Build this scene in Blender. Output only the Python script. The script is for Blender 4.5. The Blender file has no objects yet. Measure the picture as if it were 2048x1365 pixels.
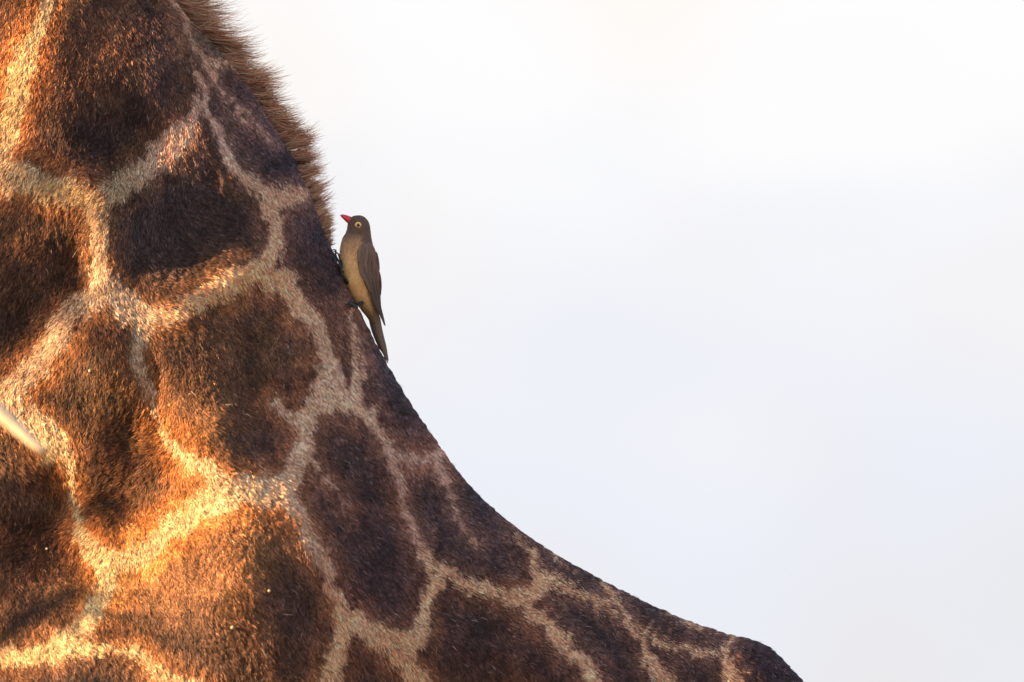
import bpy, bmesh, math
import numpy as np
from mathutils import Vector

R = np.random.default_rng(11)
scene = bpy.context.scene
COL = scene.collection

# ------------------------------------------------------------------ camera
CAM = np.array([0.0, -20.0, 1.9]); TILT = math.radians(3.4)
LENS = 528.4; K = 36.0 / LENS / 2048.0
cam = bpy.data.cameras.new('camera'); cam.lens = LENS; cam.sensor_width = 36
cam.clip_start = 0.1; cam.clip_end = 20000
cam.dof.use_dof = True; cam.dof.focus_distance = 19.98; cam.dof.aperture_fstop = 5.6
cam_o = bpy.data.objects.new('camera', cam); COL.objects.link(cam_o)
cam_o.location = CAM; cam_o.rotation_euler = (math.pi / 2 + TILT, 0, 0)
scene.camera = cam_o

# ------------------------------------------------------------------ light
SUN = Vector((-0.89, -0.375, 0.225)).normalized()
world = bpy.data.worlds.new('World'); scene.world = world; world.use_nodes = True
nt = world.node_tree; N = nt.nodes; Lk = nt.links
N.clear()
def nd(t, **kw):
    n = N.new(t)
    for k, v in kw.items(): setattr(n, k, v)
    return n
out = nd('ShaderNodeOutputWorld'); bg = nd('ShaderNodeBackground'); bg.inputs['Strength'].default_value = 0.15
sky = nd('ShaderNodeTexSky'); sky.sky_type = 'NISHITA'; sky.sun_disc = False
sky.sun_elevation = math.asin(SUN.z); sky.sun_rotation = math.atan2(SUN.x, SUN.y)
sky.air_density = 1.0; sky.dust_density = 1.0; sky.ozone_density = 1.5
tc = nd('ShaderNodeTexCoord'); sep = nd('ShaderNodeSeparateXYZ'); Lk.new(tc.outputs['Generated'], sep.inputs[0])
noi = nd('ShaderNodeTexNoise'); noi.inputs['Scale'].default_value = 45; noi.inputs['Detail'].default_value = 1.5
mp = nd('ShaderNodeMapping'); mp.inputs['Scale'].default_value = (1, 1, 2.2)
Lk.new(tc.outputs['Generated'], mp.inputs[0]); Lk.new(mp.outputs[0], noi.inputs['Vector'])
ad = nd('ShaderNodeMath', operation='MULTIPLY_ADD'); ad.inputs[1].default_value = 0.036; Lk.new(noi.outputs['Fac'], ad.inputs[0])
Lk.new(sep.outputs['Z'], ad.inputs[2])
hz = nd('ShaderNodeValToRGB')                        # colour of the pale haze, by height above the horizon
Lk.new(ad.outputs[0], hz.inputs[0])
cr = hz.color_ramp
for e in ((0.045, (.80, .82, .87, 1)), (0.068, (.835, .858, .925, 1)), (0.085, (.90, .908, .945, 1)), (0.096, (.985, .98, .985, 1)), (0.2, (1.0, 1.0, 1.0, 1))):
    el = cr.elements.new(e[0]); el.color = e[1]
cr.elements.remove(cr.elements[0]); cr.elements.remove(cr.elements[len(cr.elements) - 1])
# faint warm drifts in the haze
noi2 = nd('ShaderNodeTexNoise'); noi2.inputs['Scale'].default_value = 62; noi2.inputs['Detail'].default_value = 0.5
Lk.new(tc.outputs['Generated'], noi2.inputs['Vector'])
mr2 = nd('ShaderNodeMapRange'); mr2.inputs[1].default_value = .45; mr2.inputs[2].default_value = .72; mr2.inputs[3].default_value = 0; mr2.inputs[4].default_value = 1.0
Lk.new(noi2.outputs['Fac'], mr2.inputs[0])
wm = nd('ShaderNodeMixRGB'); wm.blend_type = 'MULTIPLY'; wm.inputs[2].default_value = (1.0, .96, .92, 1)
Lk.new(mr2.outputs[0], wm.inputs[0]); Lk.new(hz.outputs[0], wm.inputs[1])
sc10 = nd('ShaderNodeVectorMath', operation='SCALE'); sc10.inputs['Scale'].default_value = 1.55; Lk.new(wm.outputs[0], sc10.inputs[0])
mr = nd('ShaderNodeMapRange'); mr.interpolation_type = 'SMOOTHSTEP'
mr.inputs[1].default_value = .10; mr.inputs[2].default_value = .45; mr.inputs[3].default_value = 1.0; mr.inputs[4].default_value = .18
Lk.new(sep.outputs['Z'], mr.inputs[0])
mx = nd('ShaderNodeMixRGB'); Lk.new(mr.outputs[0], mx.inputs[0]); Lk.new(sky.outputs[0], mx.inputs[1]); Lk.new(sc10.outputs[0], mx.inputs[2])
Lk.new(mx.outputs[0], bg.inputs['Color']); Lk.new(bg.outputs[0], out.inputs[0])

sl = bpy.data.lights.new('sun', 'SUN'); sl.energy = 5.0; sl.angle = math.radians(0.5); sl.color = (1.0, .67, .35)
so = bpy.data.objects.new('sun', sl); COL.objects.link(so)
so.rotation_euler = SUN.to_track_quat('Z', 'Y').to_euler(); so.location = SUN * 30

vs = scene.view_settings
scene.display_settings.display_device = 'sRGB'
vs.view_transform = 'Standard'; vs.look = 'None'; vs.exposure = 2.12; vs.gamma = 1; vs.use_curve_mapping = False

# ------------------------------------------------------------------ helpers
ct, st = math.cos(TILT), math.sin(TILT)
def P(px, py, y=0.0):
    """point of the ray through picture position (px,py) at world depth y"""
    a = (np.asarray(px, float) - 1024) * K; b = (682.5 - np.asarray(py, float)) * K
    dy = ct - b * st; dz = st + b * ct
    t = (np.asarray(y, float) - CAM[1]) / dy
    return np.stack([a * t, CAM[1] + dy * t, CAM[2] + dz * t], -1)
def proj(p):
    q = p - CAM
    f = q[..., 1] * ct + q[..., 2] * st; u = -q[..., 1] * st + q[..., 2] * ct
    return 1024 + q[..., 0] / f / K, 682.5 - u / f / K
S = 1.365 / 2048

_lat = R.random((8, 256, 256))
def noise(x, y, seed=0):
    x = np.asarray(x, float); y = np.asarray(y, float)
    xi = np.floor(x).astype(int); yi = np.floor(y).astype(int); fx = x - xi; fy = y - yi
    fx = fx * fx * (3 - 2 * fx); fy = fy * fy * (3 - 2 * fy); L = _lat[seed % 8]
    g = lambda i, j: L[(xi + i) & 255, (yi + j) & 255]
    return ((g(0, 0) * (1 - fx) + g(1, 0) * fx) * (1 - fy) + (g(0, 1) * (1 - fx) + g(1, 1) * fx) * fy) * 2 - 1
def fbm(x, y, seed=0, o=3):
    return sum(noise(x * 2 ** k + 17 * k, y * 2 ** k + 31 * k, seed + k) * .5 ** k for k in range(o))
def smooth(a, b, x):
    t = np.clip((x - a) / (b - a), 0, 1); return t * t * (3 - 2 * t)
def spline(pts, n):
    """Catmull-Rom through pts (rows), n samples"""
    p = np.asarray(pts, float); m = len(p)
    q = np.vstack([2 * p[0] - p[1], p, 2 * p[-1] - p[-2]])
    t = np.linspace(0, m - 1 - 1e-9, n); i = t.astype(int); f = (t - i)[:, None]
    a, b, c, d = q[i], q[i + 1], q[i + 2], q[i + 3]
    return .5 * (2 * b + (c - a) * f + (2 * a - 5 * b + 4 * c - d) * f ** 2 + (3 * b - a - 3 * c + d) * f ** 3)

def mesh_obj(name, verts, faces, mat=None, parent=None, shade=True):
    me = bpy.data.meshes.new(name); me.from_pydata([tuple(v) for v in verts], [], [tuple(int(k) for k in f) for f in faces]); me.update()
    if mat: me.materials.append(mat)
    if shade: me.polygons.foreach_set('use_smooth', np.ones(len(me.polygons), bool))
    o = bpy.data.objects.new(name, me); COL.objects.link(o)
    if parent: o.parent = parent; o.matrix_parent_inverse = parent.matrix_world.inverted()
    return o
def tag(o, label=None, cat=None, group=None, kind=None):
    for k, v in (('label', label), ('category', cat), ('group', group), ('kind', kind)):
        if v: o[k] = v
    return o
def grid_faces(nr, nc, wrap=True, base=0, caps=False):
    f = []
    for i in range(nr - 1):
        for j in range(nc if wrap else nc - 1):
            k = (j + 1) % nc
            f.append((base + i * nc + j, base + i * nc + k, base + (i + 1) * nc + k, base + (i + 1) * nc + j))
    if caps:
        f.append(tuple(base + j for j in reversed(range(nc)))); f.append(tuple(base + (nr - 1) * nc + j for j in range(nc)))
    return f
def tube(pts, rad, seg=10, sub=1, flat=1.0, flatdir=(0, 1, 0)):
    """closed tapered tube along pts; returns verts, faces"""
    pts = np.asarray(pts, float); rad = np.asarray(rad, float)
    if sub > 1:
        m = spline(np.column_stack([pts, rad]), (len(pts) - 1) * sub + 1); pts, rad = m[:, :3], np.abs(m[:, 3])
    tg = np.gradient(pts, axis=0); tg /= np.linalg.norm(tg, axis=1)[:, None] + 1e-12
    ref = np.array(flatdir, float)
    V = []
    for p, r, t in zip(pts, rad, tg):
        a = ref - t * (ref @ t)
        if np.linalg.norm(a) < 1e-4: a = np.cross(t, (1, 0, .3))
        a /= np.linalg.norm(a); b = np.cross(t, a)
        for k in range(seg):
            th = 2 * math.pi * k / seg
            V.append(p + r * (a * math.cos(th) * flat + b * math.sin(th)))
    return np.array(V), grid_faces(len(pts), seg, True, 0, True)
def join(parts):
    V, F, n = [], [], 0
    for v, f in parts:
        V.append(np.asarray(v)); F += [tuple(k + n for k in q) for q in f]; n += len(v)
    return np.vstack(V), F

def material(name, color=None, attr=None, rough=.6, spec=.4, noise_scale=0, noise_amt=.3, bump=0, bump_scale=200, sheen=0):
    m = bpy.data.materials.new(name); m.use_nodes = True
    t = m.node_tree; b = t.nodes['Principled BSDF']
    b.inputs['Roughness'].default_value = rough; b.inputs['Specular IOR Level'].default_value = spec
    if sheen: b.inputs['Sheen Weight'].default_value = sheen
    if attr:
        a = t.nodes.new('ShaderNodeAttribute'); a.attribute_name = attr; src = a.outputs['Color']
    else:
        rgb = t.nodes.new('ShaderNodeRGB'); rgb.outputs[0].default_value = (*color, 1); src = rgb.outputs[0]
    if noise_scale:
        c = t.nodes.new('ShaderNodeTexCoord'); n = t.nodes.new('ShaderNodeTexNoise')
        n.inputs['Scale'].default_value = noise_scale; n.inputs['Detail'].default_value = 6
        t.links.new(c.outputs['Object'], n.inputs['Vector'])
        r = t.nodes.new('ShaderNodeMapRange'); r.inputs[1].default_value = .3; r.inputs[2].default_value = .7
        r.inputs[3].default_value = 1 - noise_amt; r.inputs[4].default_value = 1 + noise_amt
        t.links.new(n.outputs['Fac'], r.inputs[0])
        v = t.nodes.new('ShaderNodeVectorMath'); v.operation = 'SCALE'
        t.links.new(src, v.inputs[0]); t.links.new(r.outputs[0], v.inputs['Scale']); src = v.outputs[0]
    t.links.new(src, b.inputs['Base Color'])
    if bump:
        c = t.nodes.new('ShaderNodeTexCoord'); n = t.nodes.new('ShaderNodeTexNoise')
        n.inputs['Scale'].default_value = bump_scale; n.inputs['Detail'].default_value = 4
        t.links.new(c.outputs['Object'], n.inputs['Vector'])
        bp = t.nodes.new('ShaderNodeBump'); bp.inputs['Strength'].default_value = bump; bp.inputs['Distance'].default_value = .002
        t.links.new(n.outputs['Fac'], bp.inputs['Height']); t.links.new(bp.outputs[0], b.inputs['Normal'])
    return m

# ------------------------------------------------------------------ ground
m_ground = material('dry_savanna_soil', (.22, .17, .11), rough=.95, spec=.1, noise_scale=.7, noise_amt=.35)
g = mesh_obj('ground', [(-6000, -6000, 0), (6000, -6000, 0), (6000, 6000, 0), (-6000, 6000, 0)], [(0, 1, 2, 3)], m_ground)
tag(g, kind='structure')

# ------------------------------------------------------------------ the giraffe's body
ST = [  # crest x,y | throat x,y | half thickness    (all in picture units, 0.667 mm each)
    (-480, -1400, -700, -1230, 85), (-280, -1080, -560, -900, 100), (-60, -700, -430, -480, 125), (150, -330, -330, -60, 160),
    (352, 0, -285, 330, 205), (472, 134, -285, 500, 225), (588, 317, -300, 690, 255), (655, 477, -330, 870, 280),
    (710, 603, -370, 1020, 305), (776, 733, -430, 1160, 330), (851, 853, -500, 1300, 355), (951, 985, -570, 1450, 415),
    (1087, 1095, -620, 1640, 480), (1287, 1205, -600, 1900, 520), (1441, 1267, -400, 2150, 520), (1532, 1291, -100, 2300, 500),
    (1610, 1367, 200, 2400, 485), (1765, 1486, 600, 2480, 490), (2100, 1650, 1300, 2550, 490), (2600, 1850, 2000, 2520, 460),
    (3100, 2050, 2700, 2450, 380), (3380, 2200, 3250, 2420, 200)]
st_ = spline(ST, 21 * 8 + 1)
NC = 72
fr = np.arange(NC // 2 + 1) / (NC // 2)
tab_f = [0, .1, .2, .3, .4, .5, .6, .7, .8, .9, 1]
tab_h = [0, .42, .72, .90, .99, .98, .88, .71, .50, .27, 0]
hd = np.interp(np.linspace(-.2, 1.2, 1401), [-.2] + tab_f + [1.2], [-.84] + tab_h + [-.54])
kk = np.exp(-np.linspace(-2.5, 2.5, 121) ** 2); kk /= kk.sum()
hd = np.convolve(hd, kk, 'same')
prof = np.interp(fr, np.linspace(-.2, 1.2, 1401), hd); prof[0] = prof[-1] = 0; prof = np.maximum(prof, 0)
tt = -np.cos(math.pi * fr)
V = []
for cx, cy, vx, vy, b in st_:
    C = P(cx, cy); T = P(vx, vy)
    M = (C + T) / 2; H = (C - T) / 2
    near = [M + H * t - np.array([0, b * S * h, 0]) for t, h in zip(tt, prof)]
    far = [M + H * t + np.array([0, b * S * h, 0]) for t, h in zip(tt, prof)]
    V += near + far[-2:0:-1]
bodyparts = [(np.array(V), grid_faces(len(st_), NC, True, 0, True))]
# head, ears, horns, legs and tail (all outside the picture, but the animal is whole)
poll = P(-560, -1340); 
hp = [poll + np.array(d) for d in ((.08, 0, -.02), (-.04, 0, .06), (-.22, 0, .02), (-.42, 0, -.10), (-.60, 0, -.22), (-.70, 0, -.29))]
bodyparts.append(tube(hp, [.10, .15, .145, .10, .085, .05], 20, 5, .85))
for s in (-1, 1):
    e = poll + np.array((.03, s * .08, .08))
    bodyparts.append(tube([e, e + np.array((.03, s * .10, .03)), e + np.array((.05, s * .20, .02))], [.03, .05, .012], 12, 4))
    h_ = poll + np.array((-.03, s * .05, .12))
    bodyparts.append(tube([h_, h_ + np.array((.03, s * .01, .10)), h_ + np.array((.05, s * .01, .17))], [.035, .026, .035], 12, 4))
    x, y = .15, s * .19
    bodyparts.append(tube([(x - .1, y, 2.15), (x - .08, y, 1.75), (x - .05, y, 1.35), (x - .05, y, .95), (x - .04, y, .85), (x - .03, y, .5), (x - .03, y, .2), (x - .06, y, .08), (x - .08, y, 0)],
                          [.22, .17, .10, .078, .08, .05, .048, .065, .08], 18, 4))
    x = 1.32
    bodyparts.append(tube([(x, y, 2.05), (x - .02, y, 1.7), (x + .02, y, 1.3), (x + .10, y, .98), (x + .08, y, .85), (x + .04, y, .5), (x + .02, y, .2), (x - .02, y, .08), (x - .04, y, 0)],
                          [.24, .21, .12, .075, .07, .048, .046, .065, .08], 18, 4))
tl = P(3390, 2260)
bodyparts.append(tube([tl + np.array((-.1, 0, 0)), tl + np.array((.08, 0, -.1)), tl + np.array((.12, 0, -.5)), tl + np.array((.12, 0, -.9))], [.06, .035, .022, .015], 12, 4))
v, f = join(bodyparts)
tmp = mesh_obj('giraffe_tmp', v, f)
md = tmp.modifiers.new('r', 'REMESH'); md.mode = 'VOXEL'; md.voxel_size = .0095; md.use_smooth_shade = True
dg = bpy.context.evaluated_depsgraph_get()
gm = bpy.data.meshes.new_from_object(tmp.evaluated_get(dg)); bpy.data.objects.remove(tmp)
gm.name = 'giraffe'
nv = len(gm.vertices)
co = np.empty(nv * 3); gm.vertices.foreach_get('co', co); co = co.reshape(-1, 3)
edges = np.empty(len(gm.edges) * 2, int); gm.edges.foreach_get('vertices', edges); edges = edges.reshape(-1, 2)
def relax(a, it, w=.5):
    deg = np.bincount(edges.ravel(), minlength=nv).astype(float)
    for _ in range(it):
        s = np.zeros_like(a)
        for k in range(a.shape[1]):
            s[:, k] = np.bincount(edges[:, 0], a[edges[:, 1], k], nv) + np.bincount(edges[:, 1], a[edges[:, 0], k], nv)
        a = a * (1 - w) + w * s / deg[:, None]
    return a
co = relax(co, 6)

# muscles, folds and hollows: (x, y, sx, sy, turn in degrees, mm)
BUMPS = [
    (230, 640, 330, 800, -28, 26), (110, 1090, 75, 120, 0, -22), (-60, 1320, 160, 120, 0, -10),
    (110, 120, 130, 260, -12, 20), (315, 80, 90, 170, -8, 11), (250, 275, 85, 60, 20, -17), (60, 345, 120, 40, 5, 10), (190, 385, 70, 26, 10, 13),
    (205, 480, 42, 110, 0, 16), (345, 470, 75, 90, 0, -12), (455, 560, 110, 45, -25, 13), (150, 560, 48, 95, 8, -24), (20, 520, 60, 120, 0, 8),
    (60, 650, 55, 70, 0, -16), (130, 660, 60, 80, 20, 14), (215, 720, 60, 80, 0, 14), (315, 800, 25, 110, -14, -12),
    (400, 720, 120, 110, 0, 12), (430, 900, 70, 110, -15, 24), (460, 1140, 170, 180, -25, 26), (565, 1070, 170, 200, -10, 40), (260, 880, 45, 45, 0, -16),  # tallest flank bulge added to throw shade on the withers
    (250, 1000, 75, 50, 10, -20), (125, 1000, 60, 60, 0, -20), (80, 1180, 120, 120, 0, 10), (570, 1150, 60, 160, -25, -14),
    (790, 1285, 110, 60, 10, 9), (650, 620, 45, 190, -22, -8), (1010, 1330, 100, 50, 20, 6),
    (1230, 1290, 60, 90, -40, -10), (1130, 1350, 190, 110, 0, 15), (880, 960, 60, 120, -35, -8)]
RIDGE = np.array([(330, -60), (345, 0), (372, 70), (392, 130), (404, 200), (428, 285), (478, 352), (540, 392)], float)
def poly_sd(px, py, line):
    """distance, side (+ right) and position along a polyline"""
    best = np.full(px.shape, 1e9); side = np.zeros(px.shape); along = np.zeros(px.shape)
    n = len(line) - 1
    for i in range(n):
        a, b = line[i], line[i + 1]; d = b - a; L2 = d @ d
        t = np.clip(((px - a[0]) * d[0] + (py - a[1]) * d[1]) / L2, 0, 1)
        ex = px - a[0] - t * d[0]; ey = py - a[1] - t * d[1]; q = np.hypot(ex, ey)
        m = q < best
        best = np.where(m, q, best); side = np.where(m, np.sign(d[0] * ey - d[1] * ex), side); along = np.where(m, (i + t) / n, along)
    return best, -side, along
def relief(px, py):
    d = np.zeros(px.shape)
    for x, y, sx, sy, rot, amp in BUMPS:
        c, s = math.cos(math.radians(rot)), math.sin(math.radians(rot))
        u = (px - x) * c + (py - y) * s; w = -(px - x) * s + (py - y) * c
        d += 1.5 * amp * np.exp(-(u / sx) ** 2 - (w / sy) ** 2)
    q, side, al = poly_sd(px, py, RIDGE)
    fade = smooth(1.0, .7, al)
    d += fade * np.where(side > 0, 9 * np.exp(-(q / 10) ** 2) - 12 * np.exp(-((q - 45) / 35) ** 2), 9 * np.exp(-(q / 34) ** 2))
    d += 5 * fbm(px / 170, py / 210, 2, 2) + 1.8 * fbm(px / 45, py / 60, 4, 2)
    return d / 1000
px, py = proj(co * np.array([1, 0, 1]) + np.column_stack([np.zeros(nv), -np.abs(co[:, 1]), np.zeros(nv)]))
pinch = 1 - .54 * smooth(580, 1700, px + .25 * (py - 900)) * smooth(3200, 2100, px) * smooth(2300, 1800, py)
co[:, 1] *= pinch
px, py = proj(co * np.array([1, 0, 1]) + np.column_stack([np.zeros(nv), -np.abs(co[:, 1]), np.zeros(nv)]))
win = smooth(-700, -300, px) * smooth(2400, 1900, px) * smooth(-700, -300, py) * smooth(2100, 1700, py)
gm.vertices.foreach_set('co', co.ravel()); gm.update()
nor = np.empty(nv * 3); gm.vertices.foreach_get('normal', nor); nor = nor.reshape(-1, 3)
flank = smooth(.15, .6, np.abs(nor[:, 1]))
dd_ = relief(px, py) * win * flank
co[:, 1] += np.sign(co[:, 1]) * np.maximum(dd_, -.6 * np.abs(co[:, 1]))
co = relax(co, 3, .5)
gm.vertices.foreach_set('co', co.ravel()); gm.update()
gm.vertices.foreach_get('normal', nor2 := np.empty(nv * 3)); nor = nor2.reshape(-1, 3)

# ------------------------------------------------------------------ coat markings: pale lines and a painted ridge highlight (x, y, width)
LINES = [
    [(112, -60, 40), (95, 0, 40), (62, 80, 52), (36, 160, 62), (28, 230, 55), (10, 300, 60), (-30, 330, 80)],
    [(-60, 345, 90), (0, 345, 84), (60, 352, 74), (120, 375, 58), (190, 395, 60), (240, 370, 60), (300, 322, 62), (345, 285, 62), (385, 240, 44), (396, 190, 16)],
    [(200, 400, 50), (198, 460, 44), (195, 520, 38), (205, 570, 55), (240, 600, 80), (290, 642, 60)],
    [(280, 640, 60), (330, 628, 50), (385, 603, 48), (450, 568, 58), (510, 538, 62), (560, 560, 52), (600, 612, 50), (638, 670, 45), (645, 735, 46), (640, 780, 60),
     (604, 830, 46), (606, 880, 46), (590, 930, 52), (560, 970, 70), (500, 985, 72), (435, 962, 56), (395, 922, 36), (355, 885, 20)],
    [(330, -60, 14), (347, 0, 10), (374, 70, 7), (394, 130, 7), (408, 195, 14), (434, 282, 22), (480, 350, 36), (540, 392, 50), (600, 385, 42), (632, 380, 26)],  # upper stretch paints the sky-lit highlight on the ridge edge
    [(540, 392, 46), (546, 450, 44), (536, 520, 46)],
    [(400, 105, 14), (420, 112, 24), (450, 125, 32), (490, 135, 24)],
    [(410, 115, 26), (432, 165, 14), (462, 208, 9), (490, 234, 9), (542, 275, 5)],
    [(352, -20, 18), (368, 25, 8)],
    [(215, 575, 60), (150, 622, 56), (108, 682, 58), (62, 742, 60), (20, 790, 76), (-40, 800, 70)],
    [(20, 800, 60), (70, 850, 74), (105, 880, 70), (135, 915, 40), (142, 960, 26), (155, 1010, 24), (163, 1060, 34), (200, 1112, 58), (265, 1115, 56), (330, 1065, 56), (395, 1015, 58), (450, 980, 80)],
    [(290, 642, 54), (274, 700, 42), (286, 750, 34), (304, 800, 22), (320, 840, 18), (342, 885, 22), (385, 930, 34)],
    [(205, 1115, 50), (214, 1170, 48), (180, 1236, 48), (140, 1270, 48), (100, 1302, 56), (40, 1312, 44), (-60, 1295, 44)],
    [(100, 1302, 50), (190, 1292, 24), (268, 1302, 28), (320, 1342, 36), (400, 1380, 44), (420, 1440, 40)],
    [(565, 980, 60), (600, 1040, 34), (626, 1100, 34), (655, 1160, 34), (682, 1222, 44), (722, 1252, 48), (770, 1270, 56), (825, 1278, 46), (838, 1232, 42), (858, 1182, 38), (868, 1150, 34)],
    [(692, 1240, 44), (672, 1292, 44), (655, 1365, 48), (640, 1440, 50)],
    [(770, 1270, 56), (806, 1312, 52), (838, 1365, 50), (850, 1440, 40)],
    [(640, 778, 56), (698, 792, 48), (740, 832, 32), (770, 890, 28), (788, 930, 22), (803, 1010, 18), (834, 1080, 26), (866, 1140, 36), (930, 1166, 34), (1000, 1190, 30),
     (1052, 1212, 34), (1092, 1252, 34), (1140, 1300, 40), (1180, 1350, 42), (1220, 1440, 40)],
    [(700, 610, 14), (703, 650, 18), (712, 715, 22), (712, 780, 34)],
    [(786, 912, 28), (840, 917, 34), (880, 900, 40), (893, 872, 24)],
    [(872, 915, 34), (886, 970, 18), (910, 1030, 9), (945, 1085, 4)],
    [(1012, 1040, 10), (1045, 1085, 18), (1066, 1130, 28), (1086, 1158, 40), (1058, 1182, 46), (1010, 1192, 34)],
    [(1086, 1154, 26), (1150, 1186, 22), (1200, 1206, 17), (1240, 1240, 9), (1264, 1262, 5)],
    [(1200, 1160, 9), (1230, 1205, 18), (1255, 1245, 22), (1280, 1290, 24), (1300, 1330, 40), (1326, 1368, 50), (1350, 1440, 50)],
    [(1258, 1245, 16), (1300, 1272, 12), (1350, 1297, 16), (1400, 1306, 18), (1440, 1292, 20), (1458, 1272, 16)],
    [(1436, 1300, 22), (1456, 1345, 44), (1480, 1400, 40)],
    [(1330, 1222, 7), (1390, 1249, 12), (1440, 1267, 10)],
    [(1085, 1092, 5), (1110, 1118, 7), (1140, 1145, 4)],
    [(606, 905, 16), (632, 940, 10), (660, 975, 6), (690, 1020, 4)],
    [(548, 808, 26), (585, 840, 36)], [(628, 770, 30), (660, 830, 8)], [(700, 800, 20), (705, 850, 5)], [(640, 690, 40), (690, 800, 40)]]
GX0, GY0, GS, GW, GH = -300, -300, 3.0, 850, 640
gx, gy = np.meshgrid(GX0 + GS * np.arange(GW), GY0 + GS * np.arange(GH))
PAT = np.full(gx.shape, 1e3)
for ln in LINES:
    for (x0, y0, w0), (x1, y1, w1) in zip(ln, ln[1:]):
        m = 120; ix0 = max(0, int((min(x0, x1) - m - GX0) / GS)); ix1 = min(GW, int((max(x0, x1) + m - GX0) / GS) + 1)
        iy0 = max(0, int((min(y0, y1) - m - GY0) / GS)); iy1 = min(GH, int((max(y0, y1) + m - GY0) / GS) + 1)
        X, Y = gx[iy0:iy1, ix0:ix1], gy[iy0:iy1, ix0:ix1]
        dx, dy = x1 - x0, y1 - y0
        t = np.clip(((X - x0) * dx + (Y - y0) * dy) / (dx * dx + dy * dy), 0, 1)
        d = np.hypot(X - x0 - t * dx, Y - y0 - t * dy) - (lambda w: w / 2 - np.minimum(6.0, w * .15))(w0 + t * (w1 - w0))
        PAT[iy0:iy1, ix0:ix1] = np.minimum(PAT[iy0:iy1, ix0:ix1], d)
def bil(G, px, py):
    u = np.clip((px - GX0) / GS, 0, GW - 1.001); w = np.clip((py - GY0) / GS, 0, GH - 1.001)
    i = u.astype(int); j = w.astype(int); fu = u - i; fv = w - j
    if G.ndim == 3: fu = fu[:, None]; fv = fv[:, None]
    return (G[j, i] * (1 - fu) + G[j, i + 1] * fu) * (1 - fv) + (G[j + 1, i] * (1 - fu) + G[j + 1, i + 1] * fu) * fv
def idw(ctrl, px, py, power=3.0):
    num = 0; den = 0
    for c in ctrl:
        w = 1 / (((px - c[0]) ** 2 + (py - c[1]) ** 2) / 3600 + 1) ** (power / 2)
        num = num + w[:, None] * np.array(c[2:])[None]; den = den + w
    return num / den[:, None]
DARK = [  # pigment of the patches, with sunlit and shaded tones painted in
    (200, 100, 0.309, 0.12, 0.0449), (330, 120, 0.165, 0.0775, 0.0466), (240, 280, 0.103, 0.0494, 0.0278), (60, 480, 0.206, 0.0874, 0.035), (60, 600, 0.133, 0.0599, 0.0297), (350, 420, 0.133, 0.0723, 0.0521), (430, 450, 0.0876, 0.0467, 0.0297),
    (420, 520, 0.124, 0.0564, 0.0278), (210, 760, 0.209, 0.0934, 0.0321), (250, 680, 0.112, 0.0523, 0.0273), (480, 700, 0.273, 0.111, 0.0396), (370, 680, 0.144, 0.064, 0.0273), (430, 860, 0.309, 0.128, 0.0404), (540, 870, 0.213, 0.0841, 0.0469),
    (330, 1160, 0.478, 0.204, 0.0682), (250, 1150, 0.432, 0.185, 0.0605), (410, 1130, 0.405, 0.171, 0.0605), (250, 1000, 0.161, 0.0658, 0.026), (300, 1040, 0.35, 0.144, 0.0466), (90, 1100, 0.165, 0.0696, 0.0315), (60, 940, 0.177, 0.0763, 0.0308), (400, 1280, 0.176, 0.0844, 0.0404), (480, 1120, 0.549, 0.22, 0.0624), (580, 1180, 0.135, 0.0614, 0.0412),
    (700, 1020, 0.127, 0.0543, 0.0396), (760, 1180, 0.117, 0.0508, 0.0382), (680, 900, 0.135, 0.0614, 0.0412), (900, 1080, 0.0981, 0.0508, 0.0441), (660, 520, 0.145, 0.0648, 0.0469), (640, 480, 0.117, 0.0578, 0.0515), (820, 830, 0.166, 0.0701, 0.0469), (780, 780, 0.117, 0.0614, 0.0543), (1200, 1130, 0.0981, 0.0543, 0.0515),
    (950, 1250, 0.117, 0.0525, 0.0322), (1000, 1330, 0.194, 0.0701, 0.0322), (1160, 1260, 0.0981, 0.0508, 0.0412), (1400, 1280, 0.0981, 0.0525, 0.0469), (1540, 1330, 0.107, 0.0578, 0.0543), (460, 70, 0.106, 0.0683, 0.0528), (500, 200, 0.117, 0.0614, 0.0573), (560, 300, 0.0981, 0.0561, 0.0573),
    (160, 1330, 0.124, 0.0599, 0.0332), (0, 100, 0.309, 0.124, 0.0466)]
LIGHT = [(30, 180, 0.641, 0.394, 0.179), (100, 370, 0.571, 0.357, 0.179), (60, 345, 0.537, 0.342, 0.193), (220, 580, 0.502, 0.32, 0.193), (450, 560, 0.88, 0.41, 0.196), (330, 1070, 0.623, 0.394, 0.186), (140, 1270, 0.623, 0.394, 0.186),  # cream of the lines; shaded side painted brighter in place of fill light
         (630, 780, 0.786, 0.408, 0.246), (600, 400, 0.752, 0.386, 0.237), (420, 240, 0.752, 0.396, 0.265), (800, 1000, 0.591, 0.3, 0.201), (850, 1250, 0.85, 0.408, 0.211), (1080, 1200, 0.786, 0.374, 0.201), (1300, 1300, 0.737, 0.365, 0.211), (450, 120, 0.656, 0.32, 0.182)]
cgx, cgy = np.meshgrid(GX0 + 30 * np.arange(GW // 10), GY0 + 30 * np.arange(GH // 10))
def cgrid(ctrl, power=4.0):
    c = idw(ctrl, cgx.ravel().astype(float), cgy.ravel().astype(float), power).reshape(*cgx.shape, -1)
    return c
def csample(G, px, py):
    h, w = G.shape[:2]
    u = np.clip((px - GX0) / 30, 0, w - 1.001); q = np.clip((py - GY0) / 30, 0, h - 1.001)
    i = u.astype(int); j = q.astype(int); fu = (u - i)[:, None]; fv = (q - j)[:, None]
    return (G[j, i] * (1 - fu) + G[j, i + 1] * fu) * (1 - fv) + (G[j + 1, i] * (1 - fu) + G[j + 1, i + 1] * fu) * fv
GD, GL = cgrid(DARK), cgrid(LIGHT)
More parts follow.
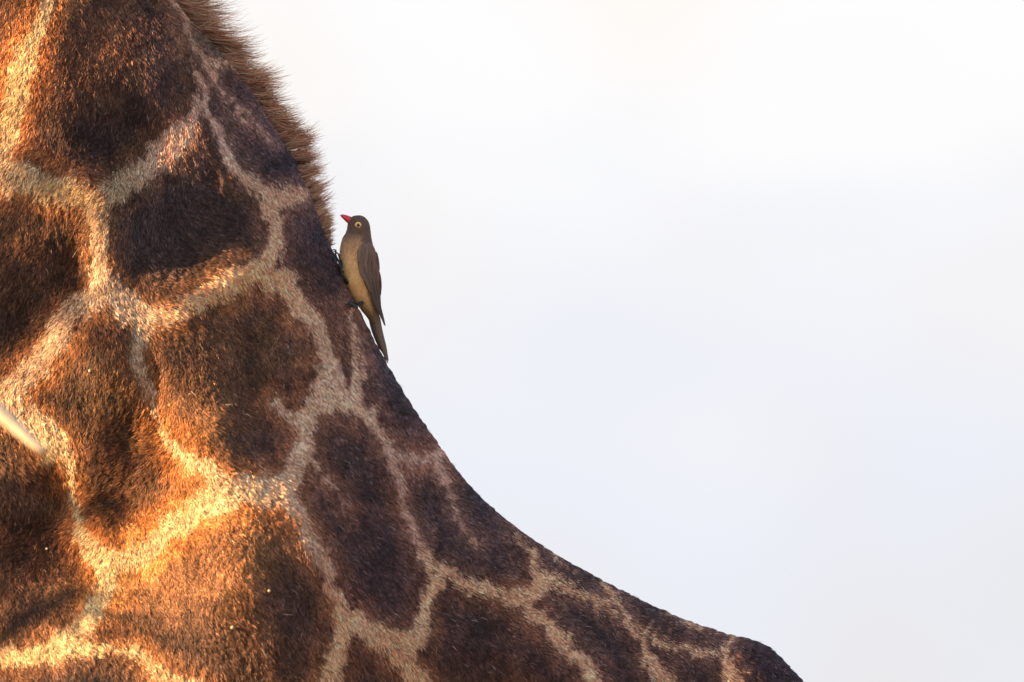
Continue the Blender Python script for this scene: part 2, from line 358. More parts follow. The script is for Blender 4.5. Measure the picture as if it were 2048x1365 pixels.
# patches beyond the traced flank: cells round scattered centres
SEEDS = np.column_stack([R.uniform(-1.8, 2.0, 900), R.uniform(-.6, .6, 900), R.uniform(0, 4.9, 900)])
def cells(p):
    o = np.empty(len(p))
    for a in range(0, len(p), 20000):
        d = np.sqrt(((p[a:a + 20000, None, :] - SEEDS[None]) ** 2).sum(-1)); d.partition(1, axis=1)
        o[a:a + 20000] = d[:, 1] - d[:, 0]
    return o
def markings(p, jitter=0.0, soft=7.0, cell=None):
    """coat colour, painted light included, at points p of the skin; also the paleness"""
    q = p.copy(); q[:, 1] = -np.abs(q[:, 1])
    px, py = proj(q)
    wx = 8 * fbm(px / 26, py / 30, 1, 4); wy = 9 * fbm(px / 22 + 50, py / 34 + 9, 3, 4)
    jx, jy = R.normal(0, 1, px.shape) * jitter, R.normal(0, 1, px.shape) * jitter * 1.6
    d = bil(PAT, px + wx + jx, py + wy + jy) + 4.5 * noise(px / 7, py / 12, 5) + .5
    far = 1 - smooth(-260, -120, px) * smooth(2150, 2000, px) * smooth(-260, -120, py) * smooth(1560, 1450, py)
    if cell is not None: d = d * (1 - far) + far * (cell / S * .6 - 22)
    pale = smooth(soft, -soft, d)
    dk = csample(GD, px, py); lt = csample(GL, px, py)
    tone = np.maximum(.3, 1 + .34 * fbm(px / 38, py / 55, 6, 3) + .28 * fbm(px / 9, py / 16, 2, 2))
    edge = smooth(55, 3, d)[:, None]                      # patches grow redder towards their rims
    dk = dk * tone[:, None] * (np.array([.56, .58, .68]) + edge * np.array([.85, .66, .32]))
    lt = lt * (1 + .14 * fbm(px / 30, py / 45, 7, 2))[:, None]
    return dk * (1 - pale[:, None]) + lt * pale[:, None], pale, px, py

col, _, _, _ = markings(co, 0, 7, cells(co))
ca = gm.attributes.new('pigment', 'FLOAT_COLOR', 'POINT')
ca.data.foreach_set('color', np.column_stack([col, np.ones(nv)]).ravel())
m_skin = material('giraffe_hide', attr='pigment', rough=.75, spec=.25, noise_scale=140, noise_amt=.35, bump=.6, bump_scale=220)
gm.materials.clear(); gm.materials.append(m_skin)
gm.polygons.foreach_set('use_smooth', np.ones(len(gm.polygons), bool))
giraffe = bpy.data.objects.new('giraffe', gm); COL.objects.link(giraffe)
tag(giraffe, 'giraffe with brown patches and cream lines, neck and withers seen close from the side', 'giraffe')
for s in (-1, 1):
    vv, ff = tube([(0, -.02, 0), (0, -.016, 0), (0, 0, 0), (0, .016, 0), (0, .02, 0)], [.003, .013, .02, .013, .003], 12)
    mesh_obj('eye', vv + poll + np.array((-.2, s * .118, .05)), ff, material('giraffe_eye', (.01, .007, .006), rough=.1, spec=.6), giraffe)

# ------------------------------------------------------------------ hair
def hair_material(name, rough=.45, spec=.35, trans=0.0):
    m = bpy.data.materials.new(name); m.use_nodes = True
    t = m.node_tree; b = t.nodes['Principled BSDF']
    a = t.nodes.new('ShaderNodeAttribute'); a.attribute_name = 'pigment'
    t.links.new(a.outputs['Color'], b.inputs['Base Color'])
    b.inputs['Roughness'].default_value = rough; b.inputs['Specular IOR Level'].default_value = spec
    if trans:                                              # thin hair lets light through
        tr = t.nodes.new('ShaderNodeBsdfTranslucent'); mxs = t.nodes.new('ShaderNodeMixShader'); mxs.inputs[0].default_value = trans
        t.links.new(a.outputs['Color'], tr.inputs['Color']); o = t.nodes['Material Output']
        t.links.new(b.outputs[0], mxs.inputs[1]); t.links.new(tr.outputs[0], mxs.inputs[2]); t.links.new(mxs.outputs[0], o.inputs['Surface'])
    return m
def hair_object(name, pts, rad, colour, mat, parent):
    """pts (n,k,3), rad (k,) or (n,k), colour (n,3)"""
    n, k, _ = pts.shape
    cu = bpy.data.hair_curves.new(name); cu.add_curves([k] * n)
    cu.attributes['position'].data.foreach_set('vector', pts.astype(np.float32).ravel())
    ra = cu.attributes.get('radius') or cu.attributes.new('radius', 'FLOAT', 'POINT')
    ra.data.foreach_set('value', np.ascontiguousarray(np.broadcast_to(rad, (n, k)), np.float32).ravel())
    if colour.ndim == 3:
        c = cu.attributes.new('pigment', 'FLOAT_COLOR', 'POINT')
        colour = colour.reshape(-1, 3)
    else:
        c = cu.attributes.new('pigment', 'FLOAT_COLOR', 'CURVE')
    c.data.foreach_set('color', np.column_stack([colour, np.ones(len(colour))]).astype(np.float32).ravel())
    cu.materials.append(mat)
    o = bpy.data.objects.new(name, cu); COL.objects.link(o); o.parent = parent
    o['kind'] = 'stuff'
    return o
gm.calc_loop_triangles(); nt_ = len(gm.loop_triangles)
tri = np.empty(nt_ * 3, int); gm.loop_triangles.foreach_get('vertices', tri); tri = tri.reshape(-1, 3)
A, B, C = co[tri[:, 0]], co[tri[:, 1]], co[tri[:, 2]]
cen = (A + B + C) / 3; fn = np.cross(B - A, C - A); ar = np.linalg.norm(fn, axis=1) / 2
fnn = fn / (2 * ar[:, None] + 1e-12)
px, py = proj(cen)
fac = (fnn * (CAM - cen) / np.linalg.norm(CAM - cen, axis=1)[:, None]).sum(1)
use = (px > -190) & (px < 1850) & (py > -170) & (py < 1520) & (fac > -.55)
wgt = ar * use * np.where(fac < -.1, .5, 1)
def sample(n, wgt):
    idx = np.searchsorted(np.cumsum(wgt) / wgt.sum(), R.random(n)); idx = np.minimum(idx, nt_ - 1)
    a, b = R.random(n), R.random(n); s = a + b > 1; a[s] = 1 - a[s]; b[s] = 1 - b[s]
    p = A[idx] + a[:, None] * (B - A)[idx] + b[:, None] * (C - A)[idx]
    nn = nor[tri[idx, 0]] * (1 - a - b)[:, None] + nor[tri[idx, 1]] * a[:, None] + nor[tri[idx, 2]] * b[:, None]
    return p, nn / np.linalg.norm(nn, axis=1)[:, None]
# lie of the hair: (x, y, direction degrees: 0 right, 90 down), length mm, lift
FLOW = [(0, 50, 100, 12, .45), (150, 120, 104, 13, .5), (300, 60, 80, 12, .45), (260, 240, 115, 14, .6), (120, 270, 112, 13, .5), (60, 350, 120, 14, .5), (190, 390, 140, 15, .55), (300, 310, 95, 12, .45),
        (380, 180, 72, 9, .35), (450, 120, 48, 9, .4), (540, 260, 50, 9, .35), (90, 450, 100, 15, .65), (60, 560, 112, 16, .7), (200, 480, 98, 12, .45), (310, 430, 112, 13, .45), (420, 420, 35, 11, .4), (400, 520, 30, 12, .45), (480, 560, 60, 10, .4),
        (600, 450, 58, 8, .32), (680, 580, 66, 7, .3), (600, 650, 62, 9, .35), (240, 600, 85, 12, .45), (320, 650, 15, 13, .5), (320, 720, 100, 12, .5), (210, 720, 92, 13, .5), (110, 690, 120, 13, .5), (450, 720, 75, 11, .5), (250, 870, 150, 15, .75),
        (230, 960, 165, 17, .75), (150, 900, 70, 13, .5), (70, 960, 60, 15, .7), (60, 1060, 135, 16, .7), (420, 860, 60, 11, .45), (560, 880, 62, 9, .38), (300, 1060, 66, 12, .45), (420, 1000, 58, 11, .42), (350, 1180, 66, 11, .42), (130, 1180, 70, 12, .5),
        (130, 1290, 62, 12, .45), (400, 1280, 62, 11, .45), (580, 1150, 62, 10, .4), (650, 1280, 64, 10, .4), (700, 1000, 52, 8, .34), (780, 820, 58, 7, .3), (850, 1150, 52, 8, .36), (900, 1000, 50, 7, .3), (900, 1300, 60, 9, .4), (1100, 1180, 42, 7, .34),
        (1100, 1320, 52, 8, .38), (1300, 1250, 35, 7, .34), (1350, 1340, 45, 8, .38), (1500, 1320, 35, 7, .34)]
fl2 = [(a, b, math.cos(math.radians(c)), math.sin(math.radians(c)), d, e) for a, b, c, d, e in FLOW]
GF = cgrid(fl2, 4.5)
def strands(p, nn, px, py, k=4, lmul=1.0, lift_add=0.0, mess=12):
    n = len(p)
    fl = csample(GF, px, py)
    ang = np.arctan2(fl[:, 1], fl[:, 0]) + np.radians(16) * fbm(px / 42, py / 42, 5, 2) + np.radians(mess) * R.normal(0, 1, n) + np.radians(13) * noise(px / 5, py / 7, 7)
    d = np.column_stack([np.cos(ang), np.zeros(n), -np.sin(ang)])
    d -= nn * (d * nn).sum(1)[:, None]; d /= np.linalg.norm(d, axis=1)[:, None] + 1e-9
    L = fl[:, 2] / 1000 * lmul * R.uniform(.65, 1.25, n) * (1 + .25 * noise(px / 8, py / 10, 2))
    lift = fl[:, 3] * (1 + .55 * noise(px / 6 + 7, py / 9, 3)) * R.uniform(.5, 1.5, n) + lift_add
    pts = np.empty((n, k, 3)); pts[:, 0] = p - nn * .0008
    cur = p.copy()
    for i in range(1, k):
        a = lift * (1.5 - 1.25 * i / (k - 1))
        step = d * np.cos(a)[:, None] + nn * np.sin(a)[:, None]
        cur = cur + step * (L / (k - 1))[:, None]
        pts[:, i] = cur
    return pts
NF = 1400000
p, nn = sample(NF, wgt)
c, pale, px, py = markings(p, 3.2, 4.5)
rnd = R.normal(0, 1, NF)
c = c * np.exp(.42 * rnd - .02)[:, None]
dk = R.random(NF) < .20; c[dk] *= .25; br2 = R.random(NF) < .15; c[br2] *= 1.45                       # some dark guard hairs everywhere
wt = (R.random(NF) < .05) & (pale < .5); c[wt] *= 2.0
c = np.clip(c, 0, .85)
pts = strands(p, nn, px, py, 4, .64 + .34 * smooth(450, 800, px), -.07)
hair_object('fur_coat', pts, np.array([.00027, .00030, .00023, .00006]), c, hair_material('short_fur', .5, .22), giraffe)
NW = 420
p, nn = sample(NW, wgt * (.12 + smooth(450, 800, proj(cen)[0])))
px, py = proj(p)
pts = strands(p, nn, px, py, 5, 1.3, .3, 24)
hair_object('stray_hair', pts, np.array([.00016, .00018, .00018, .00015, .00006]), np.tile(np.array([.42, .34, .26]), (NW, 1)) * R.uniform(.5, 1.2, (NW, 1)), hair_material('stray_pale_hair'), giraffe)

# mane along the crest
cr_ = spline([(r[0], r[1]) for r in ST[2:8]] + [(672, 515)], 400)
MANE = np.array([(-700, 130, 0), (-300, 130, 2), (0, 122, 4), (73, 118, 6), (132, 96, 4), (205, 86, 2), (243, 82, -4), (316, 64, -16), (378, 56, -26), (430, 46, -30), (470, 34, -32), (492, 18, -34)], float)
NM = 11500
yy = np.concatenate([R.uniform(-160, 492, NM)])
o_ = np.argsort(cr_[:, 1]); cx = np.interp(yy, cr_[o_, 1], cr_[o_, 0])
ln = 1.0 * np.interp(yy, MANE[:, 0], MANE[:, 1]); an = np.interp(yy, MANE[:, 0], MANE[:, 2])
dep = R.normal(0, .012, NM)
root = P(cx - 4 - np.abs(dep) * 900, yy + np.abs(dep) * 300, 0) + np.column_stack([np.zeros(NM), dep, np.zeros(NM)])
NCL = 230
cy_ = np.sort(R.uniform(-170, 496, NCL)); cd_ = R.normal(0, .010, NCL)
near = np.argmin(((yy[:, None] - cy_[None]) / 9) ** 2 + ((dep[:, None] - cd_[None]) / .009) ** 2, 1)
cang = R.normal(0, 8, NCL)[near]; clen = R.uniform(.5, 1.25, NCL)[near]
tx = (cy_[near] - yy) * 1.0                                             # tips of a tuft draw together
a0 = np.radians(an + cang + R.normal(0, 4, NM)); L = ln * S * clen * R.uniform(.35, 1.08, NM) ** .9
bend = np.radians(R.normal(-12, 6, NM))
spread = (cd_[near] - dep) / np.maximum(L, .01) * .7 + R.normal(0, .05, NM)
k = 6; pts = np.empty((NM, k, 3)); pts[:, 0] = root; cur = root.copy()
for i in range(1, k):
    a = a0 + .42 + bend * (2.4 * i / (k - 1))
    cur = cur + np.column_stack([np.cos(a), spread, -np.sin(a)]) * (L / (k - 1))[:, None] - np.array([0, 0, S])[None] * tx[:, None] / (k - 1)
    pts[:, i] = cur
mc = np.array([.28, .11, .058])[None] * np.exp(.55 * R.normal(0, 1, NM))[:, None]
tan = R.random(NM) < .42; mc[tan] = np.array([.48, .29, .17]) * R.uniform(.6, 1.3, (tan.sum(), 1))
mc = mc * (1 + .35 * noise(yy / 16, dep * 100, 3))[:, None] + smooth(230, 420, yy)[:, None] * np.array([.10, .06, .04])
hair_object('mane', pts, np.array([.00040, .00038, .00032, .00024, .00016, .00004]), np.clip(mc[:, None, :] * np.array([.45, .6, .85, 1.15, 1.4, 1.6])[None, :, None], .006, .8), hair_material('mane_hair', .5, .25, .3), giraffe)

# ------------------------------------------------------------------ the bird
bird = bpy.data.objects.new('oxpecker', None); COL.objects.link(bird); bird.empty_display_size = .05
bird.location = P(700, 600, -.005); bpy.context.view_layer.update()
tag(bird, 'small brown bird with red bill and yellow eye ring clinging upright to the neck', 'bird')
Y0 = -.004
BR = [(708, 433, 719, 432), (702, 437, 727, 434.5), (698, 443, 734, 441), (696, 450, 738, 449), (695, 458, 740, 460), (692, 467, 741.5, 473), (686, 477, 744, 486), (681.5, 494, 748, 500), (680, 514, 752, 518),
      (682, 540, 755, 542), (688, 563, 757, 563), (699, 584, 757, 583), (712, 605, 757, 602), (724, 621, 757, 618), (735, 635, 757.5, 632), (742, 645, 758, 642)]
br = spline(BR, 76); NB = 40
V = []
th = np.linspace(0, 2 * math.pi, NB, endpoint=False)
for i, (lx, ly, rx, ry) in enumerate(br):
    a = P(lx, ly, Y0); b = P(rx, ry, Y0); M = (a + b) / 2; H = (b - a) / 2; hw = np.linalg.norm(H)
    for t in th: V.append(M + H * math.cos(t) - np.array([0, hw * .86 * math.sin(t), 0]))
V = np.array(V)
F = grid_faces(len(br), NB, True, 0, True)
# plumage colour by place on the body
bpx, bpy_ = proj(V * np.array([1, 0, 1]) + np.array([0, Y0, 0]))
i_ = np.repeat(np.arange(len(br)), NB); cs = np.tile(np.cos(th), len(br))       # cs=-1 belly edge, +1 back
headc = np.array([.15, .08, .05]); backc = np.array([.15, .085, .052]); breast = np.array([.30, .16, .085]); belly = np.array([.84, .45, .18]); vent = np.array([.30, .19, .085])
down = smooth(462, 535, bpy_)[:, None]; low = smooth(560, 640, bpy_)[:, None]
under = breast * (1 - down) + (belly * (1 - low) + vent * low) * down
bk = smooth(.05, .55, cs + .25 * noise(bpx / 6, bpy_ / 6, 2) * .4)[:, None]
c = under * (1 - bk) + backc * bk
tlm = smooth(606, 640, bpy_)[:, None]; c = c * (1 - tlm) + np.array([.16, .095, .055]) * tlm
hm = smooth(482, 462, bpy_ + 3 * noise(bpx / 5, bpy_ / 5, 4))[:, None]
c = c * (1 - hm) + headc * hm
c = c * (1 + .15 * fbm(bpx / 3.0, bpy_ / 7.0, 3, 2))[:, None]
m_plume = material('plumage', attr='pigment', rough=.7, spec=.2, noise_scale=700, noise_amt=.12, bump=.35, bump_scale=900, sheen=.15)
body = mesh_obj('body', V, F, m_plume, bird)
at = body.data.attributes.new('pigment', 'FLOAT_COLOR', 'POINT'); at.data.foreach_set('color', np.column_stack([c, np.ones(len(c))]).ravel())
# short plumage over the body so that the outline is feathery
me = body.data; me.calc_loop_triangles()
bn = np.empty(len(V) * 3); me.vertices.foreach_get('normal', bn); bn = bn.reshape(-1, 3)
bt = np.empty(len(me.loop_triangles) * 3, int); me.loop_triangles.foreach_get('vertices', bt); bt = bt.reshape(-1, 3)
ba = np.linalg.norm(np.cross(V[bt[:, 1]] - V[bt[:, 0]], V[bt[:, 2]] - V[bt[:, 0]]), axis=1)
n = 26000; ix = np.searchsorted(np.cumsum(ba) / ba.sum(), R.random(n)); ix = np.minimum(ix, len(bt) - 1)
w = R.dirichlet((1, 1, 1), n)
q = (V[bt[ix]] * w[:, :, None]).sum(1); qn = (bn[bt[ix]] * w[:, :, None]).sum(1); qn /= np.linalg.norm(qn, axis=1)[:, None]
qc = (c[bt[ix]] * w[:, :, None]).sum(1) * np.exp(.17 * R.normal(0, 1, n))[:, None]
axis = P(750, 640, 0) - P(715, 440, 0); axis /= np.linalg.norm(axis)
dd = axis[None] + R.normal(0, .13, (n, 3)); dd -= qn * (dd * qn).sum(1)[:, None]; dd /= np.linalg.norm(dd, axis=1)[:, None]
qy = proj(q)[1]; LL = np.where(qy < 480, .0022, .0042) * R.uniform(.7, 1.2, n)
pt = np.stack([q - qn * .0003, q + dd * LL[:, None] * .5 + qn * .0004, q + dd * LL[:, None] + qn * .0003], 1)
hair_object('plumage', pt, np.array([.0004, .00038, .00006]), np.clip(qc, 0, .8), hair_material('plumage_barbs', .6, .2), bird).matrix_parent_inverse = bird.matrix_world.inverted()

def wing(side):
    FE = [(724, 492), (717, 508), (716.5, 525), (720, 545), (727, 562), (735, 580), (744, 600), (753, 618), (762, 634), (769, 650)]
    BE = [(741, 485), (750, 502), (754, 520), (757, 542), (759, 560), (760.5, 580), (761.5, 600), (763, 618), (767, 636), (771, 652)]
    fe, be = spline(FE, 40), spline(BE, 40); nw = 12
    top, bot = [], []
    for (fx, fy), (bx, by) in zip(fe, be):
        for j in range(nw):
            t = j / (nw - 1); x = fx + (bx - fx) * t; y = fy + (by - fy) * t
            L_, R_ = np.interp(y, br[:, 1], br[:, 0]), np.interp(y, br[:, 3], br[:, 2])
            m_ = (L_ + R_) / 2; a = (R_ - L_) / 2 + 3.5
            if y > 600: a = max(a, 24); m_ = 758 - a + 4 + max(0, y - 630) * .3
            dy = a * .9 * math.sqrt(max(.02, 1 - min(1, abs((x - m_) / a)) ** 2)) * S + .0022
            pnt = P(x, y, Y0); pnt = pnt + np.array([0, -dy * side, 0])
            top.append(pnt); bot.append(pnt + np.array([-.0008, .0016 * side, 0]))
    T = len(top); fcs = grid_faces(40, nw, False) + [tuple(T + k for k in reversed(q)) for q in grid_faces(40, nw, False)]
    rim = [i * nw for i in range(40)] + [39 * nw + j for j in range(1, nw)] + [i * nw + nw - 1 for i in range(38, -1, -1)] + [j for j in range(nw - 2, 0, -1)]
    for a, b in zip(rim, rim[1:] + rim[:1]): fcs.append((b, a, T + a, T + b))
    o = mesh_obj('wing', top + bot, fcs, m_plume, bird)
    vx, vy = proj(np.array(top + bot))
    g_ = smooth(500, 560, vy)[:, None]; t = np.tile(np.tile(np.linspace(0, 1, nw), 40), 2)
    cc = np.array([.18, .103, .068]) * (1 - g_) + np.array([.088, .05, .034]) * g_
    line = np.abs(((t * 5.0 + vy / 400) % 1) - .5)
    cc = cc * (1 - .38 * smooth(.38, .5, line) * smooth(520, 580, vy))[:, None]
    a_ = o.data.attributes.new('pigment', 'FLOAT_COLOR', 'POINT'); a_.data.foreach_set('color', np.column_stack([cc, np.ones(len(cc))]).ravel())
    # the long flight feathers, laid over each other towards the tip
    for j, (s0, s1, off) in enumerate(((.30, .90, .30), (.36, .96, .55), (.42, 1.0, .8))):
        ii = np.linspace(s0 * 39, s1 * 39, 9)
        pa = np.array([np.array(top).reshape(40, nw, 3)[int(i)][int(off * (nw - 1))] for i in ii]) + np.array([0, -.0006 * side, 0])
        vv, ff = tube(pa, [.0008, .0018, .0022, .0023, .0022, .0020, .0017, .0012, .0004], 8, 2, .28)
        mesh_obj('flight_feather', vv, ff, m_flight, o)
    # rows of short overlapping coverts on the shoulder of the wing
    G = np.array(top).reshape(40, nw, 3)
    for row, (r0, ln_) in enumerate(((1, 9), (5, 9), (9, 10), (13, 11))):
        for q in range(5):
            jx = min(nw - 1.01, .6 + q * 2.35 + (row % 2) * 1.1); j0 = int(jx); w_ = jx - j0
            ii = np.linspace(r0, r0 + ln_, 6).astype(int)
            pa = G[ii, j0] * (1 - w_) + G[ii, j0 + 1] * w_ + np.array([0, -1, 0]) * side * np.linspace(.0001, .0008, 6)[:, None]
            vv, ff = tube(pa, [.0010, .0021, .0025, .0025, .0020, .0005], 8, 2, .16)
            mesh_obj('covert_feather', vv, ff, m_covert, o)
    return o
m_covert = material('covert_feather_brown', (.165, .094, .062), rough=.65, spec=.2, noise_scale=900, noise_amt=.2, bump=.3, bump_scale=1200)
_t = m_covert.node_tree; _oi = _t.nodes.new('ShaderNodeObjectInfo'); _mr = _t.nodes.new('ShaderNodeMapRange'); _mr.inputs[3].default_value = .72; _mr.inputs[4].default_value = 1.25
_t.links.new(_oi.outputs['Random'], _mr.inputs[0]); _v = _t.nodes.new('ShaderNodeVectorMath'); _v.operation = 'SCALE'
_b = _t.nodes['Principled BSDF']; _src = _b.inputs['Base Color'].links[0].from_socket
_t.links.new(_src, _v.inputs[0]); _t.links.new(_mr.outputs[0], _v.inputs['Scale']); _t.links.new(_v.outputs[0], _b.inputs['Base Color'])
m_flight = material('flight_feather_brown', (.085, .057, .042), rough=.55, spec=.3, noise_scale=900, noise_amt=.2, bump=.3, bump_scale=1200)
m_tail = material('tail_feather_brown', (.145, .084, .05), rough=.55, spec=.3, noise_scale=800, noise_amt=.2, bump=.3, bump_scale=1200)
wing(1); wing(-1)
tail = None
for j, (bx, by, tx, ty, d) in enumerate(((741, 636, 765, 706, .002), (745, 634, 771, 716, -.001), (749, 634, 776, 727, -.003), (753, 634, 777, 722, -.001), (756, 634, 775, 712, .002))):
    a = P(bx, by, Y0 + d); b = P(tx, ty, Y0 + d + .001); bow = np.array([-.0012, 0, 0])
    vv, ff = tube([a, a * .75 + b * .25 + bow, (a + b) / 2 + bow * 1.2, a * .2 + b * .8 + bow * .6, b], [.0030, .0032, .0031, .0024, .0004], 10, 4, .45)
    mesh_obj('tail_feather', vv, ff, m_tail, bird)
# bill
m_bill = material('red_bill', (.62, .022, .02), rough=.28, spec=.5, noise_scale=500, noise_amt=.15)
bl = [(706, 443.5), (700, 441), (694, 437.5), (688, 434), (683, 431.6), (680.5, 430.8)]
vv, ff = tube([P(x, y, Y0) for x, y in bl], np.array([7.8, 7.6, 6.4, 4.6, 2.6, .8]) * S, 16, 4, .75)
mesh_obj('bill', vv, ff, m_bill, bird)
# eye
def ball(c, r, sy=1.0, n=14):
    ph = np.linspace(0, math.pi, n); t = np.linspace(0, 2 * math.pi, 20, endpoint=False)
    v = np.array([[math.sin(a) * math.cos(b), math.cos(a) * sy, math.sin(a) * math.sin(b)] for a in ph for b in t]) * r + c
    return v, grid_faces(n, 20)
hd_y = Y0 - 21.5 * .86 * S
for s in (1, -1):
    e = P(716.6, 452, Y0); e = e + np.array([0, -(22 * .86 * S - .0012) * s, 0])
    vv, ff = ball(e, 6.7 * S, .42); ring = mesh_obj('eye_wattle', vv, ff, material('yellow_eye_ring', (.86, .52, .15), rough=.5, noise_scale=600, noise_amt=.2), bird)
    vv, ff = ball(e + np.array([0, -.0012 * s, 0]), 3.7 * S, .5); ir = mesh_obj('iris', vv, ff, material('brown_iris', (.13, .035, .012), rough=.1), ring)
    vv, ff = ball(e + np.array([0, -.0017 * s, 0]), 2.5 * S, .6); mesh_obj('pupil', vv, ff, material('black_pupil', (.008, .006, .006), rough=.05, spec=.7), ring)
# legs and toes
m_leg = material('dark_scaly_leg', (.02, .018, .02), rough=.45, spec=.4, bump=.5, bump_scale=1500)
bvh_co, bvh_n = co, nor
sel_ = np.where(nor[:, 1] < .15)[0]; nx_, ny_ = proj(co[sel_])
def on_neck(x, y, out=0.0, fwd=0.0):
    """point of the hide seen at picture position (x, y), lifted off it by the fur's depth"""
    i = sel_[np.argmin((nx_ - x) ** 2 + (ny_ - y) ** 2)]
    return co[i] + nor[i] * out + np.array((0, -fwd, 0))
for hip, ankle, claw in (((694, 566), (679, 546), (658, 503)), ((724, 606), (707, 611), (690, 615))):
    h = P(*hip, Y0 - .014); g0 = on_neck(*ankle, .003, .004); k_ = (h + g0) / 2 + np.array((.001, -.004, -.001))
    vv, ff = tube([h, k_, g0], [.0026, .0015, .0014], 10, 4)
    leg = mesh_obj('leg', vv, ff, m_leg, bird)
    ux, uy = claw[0] - ankle[0], claw[1] - ankle[1]
    for sp, sc_, nm in ((0, 1, 'toe'), (.28, .86, 'toe'), (-.25, .8, 'toe'), (2.7, .5, 'toe')):
        cx_, cy2 = ux * math.cos(sp) - uy * math.sin(sp), ux * math.sin(sp) + uy * math.cos(sp)
        pt_ = [on_neck(ankle[0] + cx_ * t * sc_, ankle[1] + cy2 * t * sc_, .0035 + lift, .004) for t, lift in ((.33, .003), (.66, .0025), (.86, .003), (1.0, -.003))]
        vv, ff = tube([g0] + pt_[:3], [.0014, .0016, .0014, .0011], 8, 4)
        toe = mesh_obj('toe', vv, ff, m_leg, leg)
        vv, ff = tube([pt_[2], (pt_[2] + pt_[3]) / 2 + np.array((0, -.0018, .0012)), pt_[3]], [.0010, .0008, .0002], 7, 4)
        mesh_obj('claw', vv, ff, m_leg, leg)

# ------------------------------------------------------------------ seeds caught in the coat
m_seed = material('pale_seed', (.33, .24, .15), rough=.6, noise_scale=400, noise_amt=.2)
for x, y, r, lab in ((464, 1257, .0026, 'round pale seed stuck in dark streaked fur at the bottom left'), (176, 743, .0021, 'pale seed caught in the orange patch on the left'), (541, 1179, .0020, 'tiny pale seed on dark fur beside the long cream line'),
                     (88, 1096, .0018, 'pale seed in the tangled dark fur at the left edge')):
    c_ = on_neck(x, y) + np.array((0, -.006, 0)); vv, ff = ball(c_, r, .9, 10)
    tag(mesh_obj('seed', vv, ff, m_seed), lab, 'seed', 'seeds caught in the fur')

# ------------------------------------------------------------------ thorn tree at the left, its twig crossing the edge of the picture
m_bark = material('grey_bark', (.20, .16, .12), rough=.9, spec=.1, noise_scale=30, noise_amt=.4, bump=.8, bump_scale=60)
m_twig = material('bleached_twig', (.46, .38, .27), rough=.8, spec=.1, noise_scale=60, noise_amt=.15)
m_leaf = material('acacia_leaf', (.11, .115, .035), rough=.6, noise_scale=15, noise_amt=.4)
base = np.array((-3.3, -1.0, 0.0))
tree = bpy.data.objects.new('thorn_tree', None); COL.objects.link(tree); tree.location = base; bpy.context.view_layer.update()
tag(tree, 'thorn tree out of focus, its pale bare twig crossing the left edge', 'tree')
fork = base + np.array((.15, .1, 2.3))
vv, ff = tube([base + np.array((0, 0, -.1)), base + np.array((.05, 0, .8)), base + np.array((.02, .08, 1.5)), fork, fork + np.array((.06, .1, .4))], [.11, .085, .07, .055, .035], 14, 4)
mesh_obj('trunk', vv, ff, m_bark, tree)
rt = np.random.default_rng(5)
leaf_v, leaf_f = [], []
def leaves(at, n, spread, size):
    for _ in range(n):
        c = at + rt.normal(0, 1, 3) * spread; a = rt.normal(0, 1, 3); a /= np.linalg.norm(a); b = np.cross(a, rt.normal(0, 1, 3)); b /= np.linalg.norm(b)
        s = size * rt.uniform(.6, 1.4); k = len(leaf_v)
        leaf_v.extend([c - a * s, c + b * s * .4, c + a * s, c - b * s * .4]); leaf_f.append((k, k + 1, k + 2, k + 3))
sun = np.array(SUN)
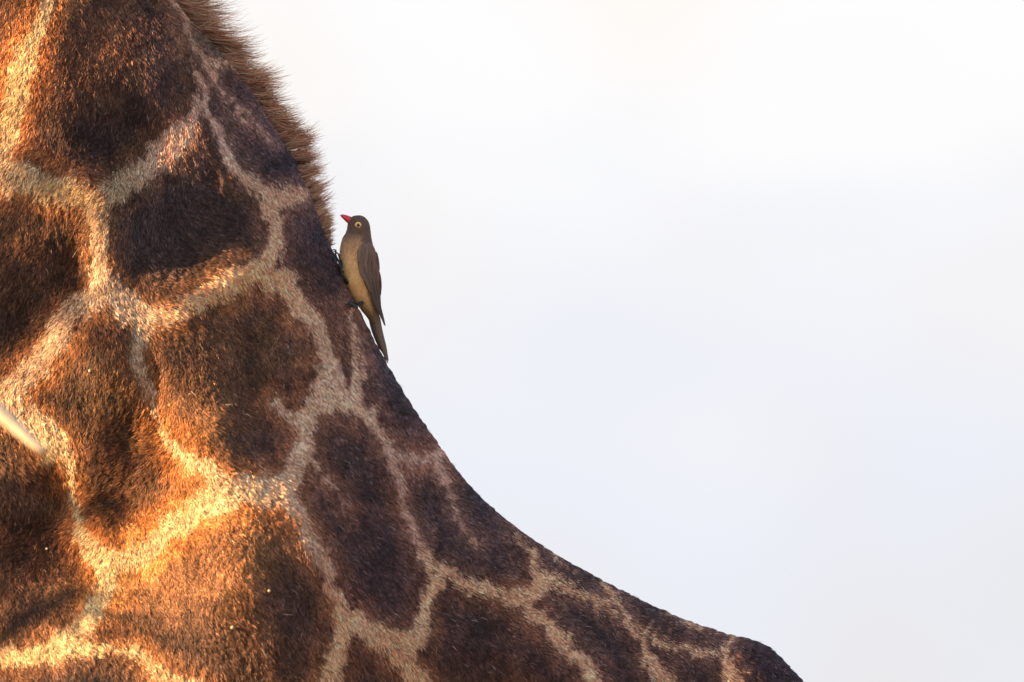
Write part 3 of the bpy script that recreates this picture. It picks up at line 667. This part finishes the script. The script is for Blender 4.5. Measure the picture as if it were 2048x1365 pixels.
# boughs between the low sun and the animal: each passes over the given stretch of the flank
BOUGHS = [((200, 1235), (330, 1255), (520, 1305), 7, .022), ((-120, 985), (20, 1000), (85, 1020), 10, .03), ((-120, 1120), (20, 1140), (90, 1200), 7, .03), ((-150, 560), (-20, 540), (80, 610), 12, .05),
          ((-140, 350), (-20, 345), (50, 352), 7, .03)]
for q, (a_, m_, e_, nl, spd) in enumerate(BOUGHS):
    D = 2.3 + .12 * q
    A_, M_, E_ = (P(*k_, -.25 if k_[0] < 1000 else -.075) + sun * D for k_ in (a_, m_, e_))
    vv, ff = tube([fork + np.array((0, 0, .1)), (fork + A_) / 2 + np.array((0, -.05, .12)), A_, M_, E_], [.03, .018, .010, .006, .002], 8, 5)
    bo = mesh_obj('branch', vv, ff, m_bark, tree)
    for r_ in range(6):
        t = rt.uniform(0, 1); c = A_ + (M_ - A_) * t * 2 if t < .5 else M_ + (E_ - M_) * (t * 2 - 1)
        d = rt.normal(0, spd * 1.3, 3)
        vv, ff = tube([c, c + d * .5 + rt.normal(0, .008, 3), c + d], [.003, .0025, .001], 6, 3)
        mesh_obj('twig', vv, ff, m_bark, bo)
        leaves(c + d * .7, nl, spd * .55, .016)
for q in range(5):
    d = np.array((rt.uniform(-1.1, -.2), rt.uniform(.3, 1.1), rt.uniform(.6, 1.4))); e = fork + d
    vv, ff = tube([fork, (fork + e) / 2 + np.array((0, 0, -.1)), e], [.04, .022, .006], 8, 5)
    bo = mesh_obj('branch', vv, ff, m_bark, tree)
    for r_ in range(5):
        c = fork + d * rt.uniform(.5, 1); leaves(c, 24, .10, .018)
# the pale broken twig that shows at the left edge
YT = -2.25
t0 = P(-330, 560, YT); t1 = P(-120, 715, YT); t2 = P(10, 835, YT); t3 = P(88, 905, YT)
vv, ff = tube([fork + np.array((.05, .05, .2)), P(-1500, 420, YT - .15), P(-800, 330, YT - .1)], [.03, .018, .013], 10, 6)
arm = mesh_obj('branch', vv, ff, m_bark, tree)
vv, ff = tube([P(-800, 330, YT - .1), t0, t1, t2, t3], [.0125, .0105, .0095, .0085, .004], 12, 6)
mesh_obj('twig', vv, ff, m_twig, arm)
for x, y, n_ in ((92, 912, 4), (122, 884, 2), (68, 715, 2)):
    leaves(P(x, y, YT), n_, .006, .009)
fo = mesh_obj('foliage', leaf_v, leaf_f, m_leaf, tree, False); fo['kind'] = 'stuff'
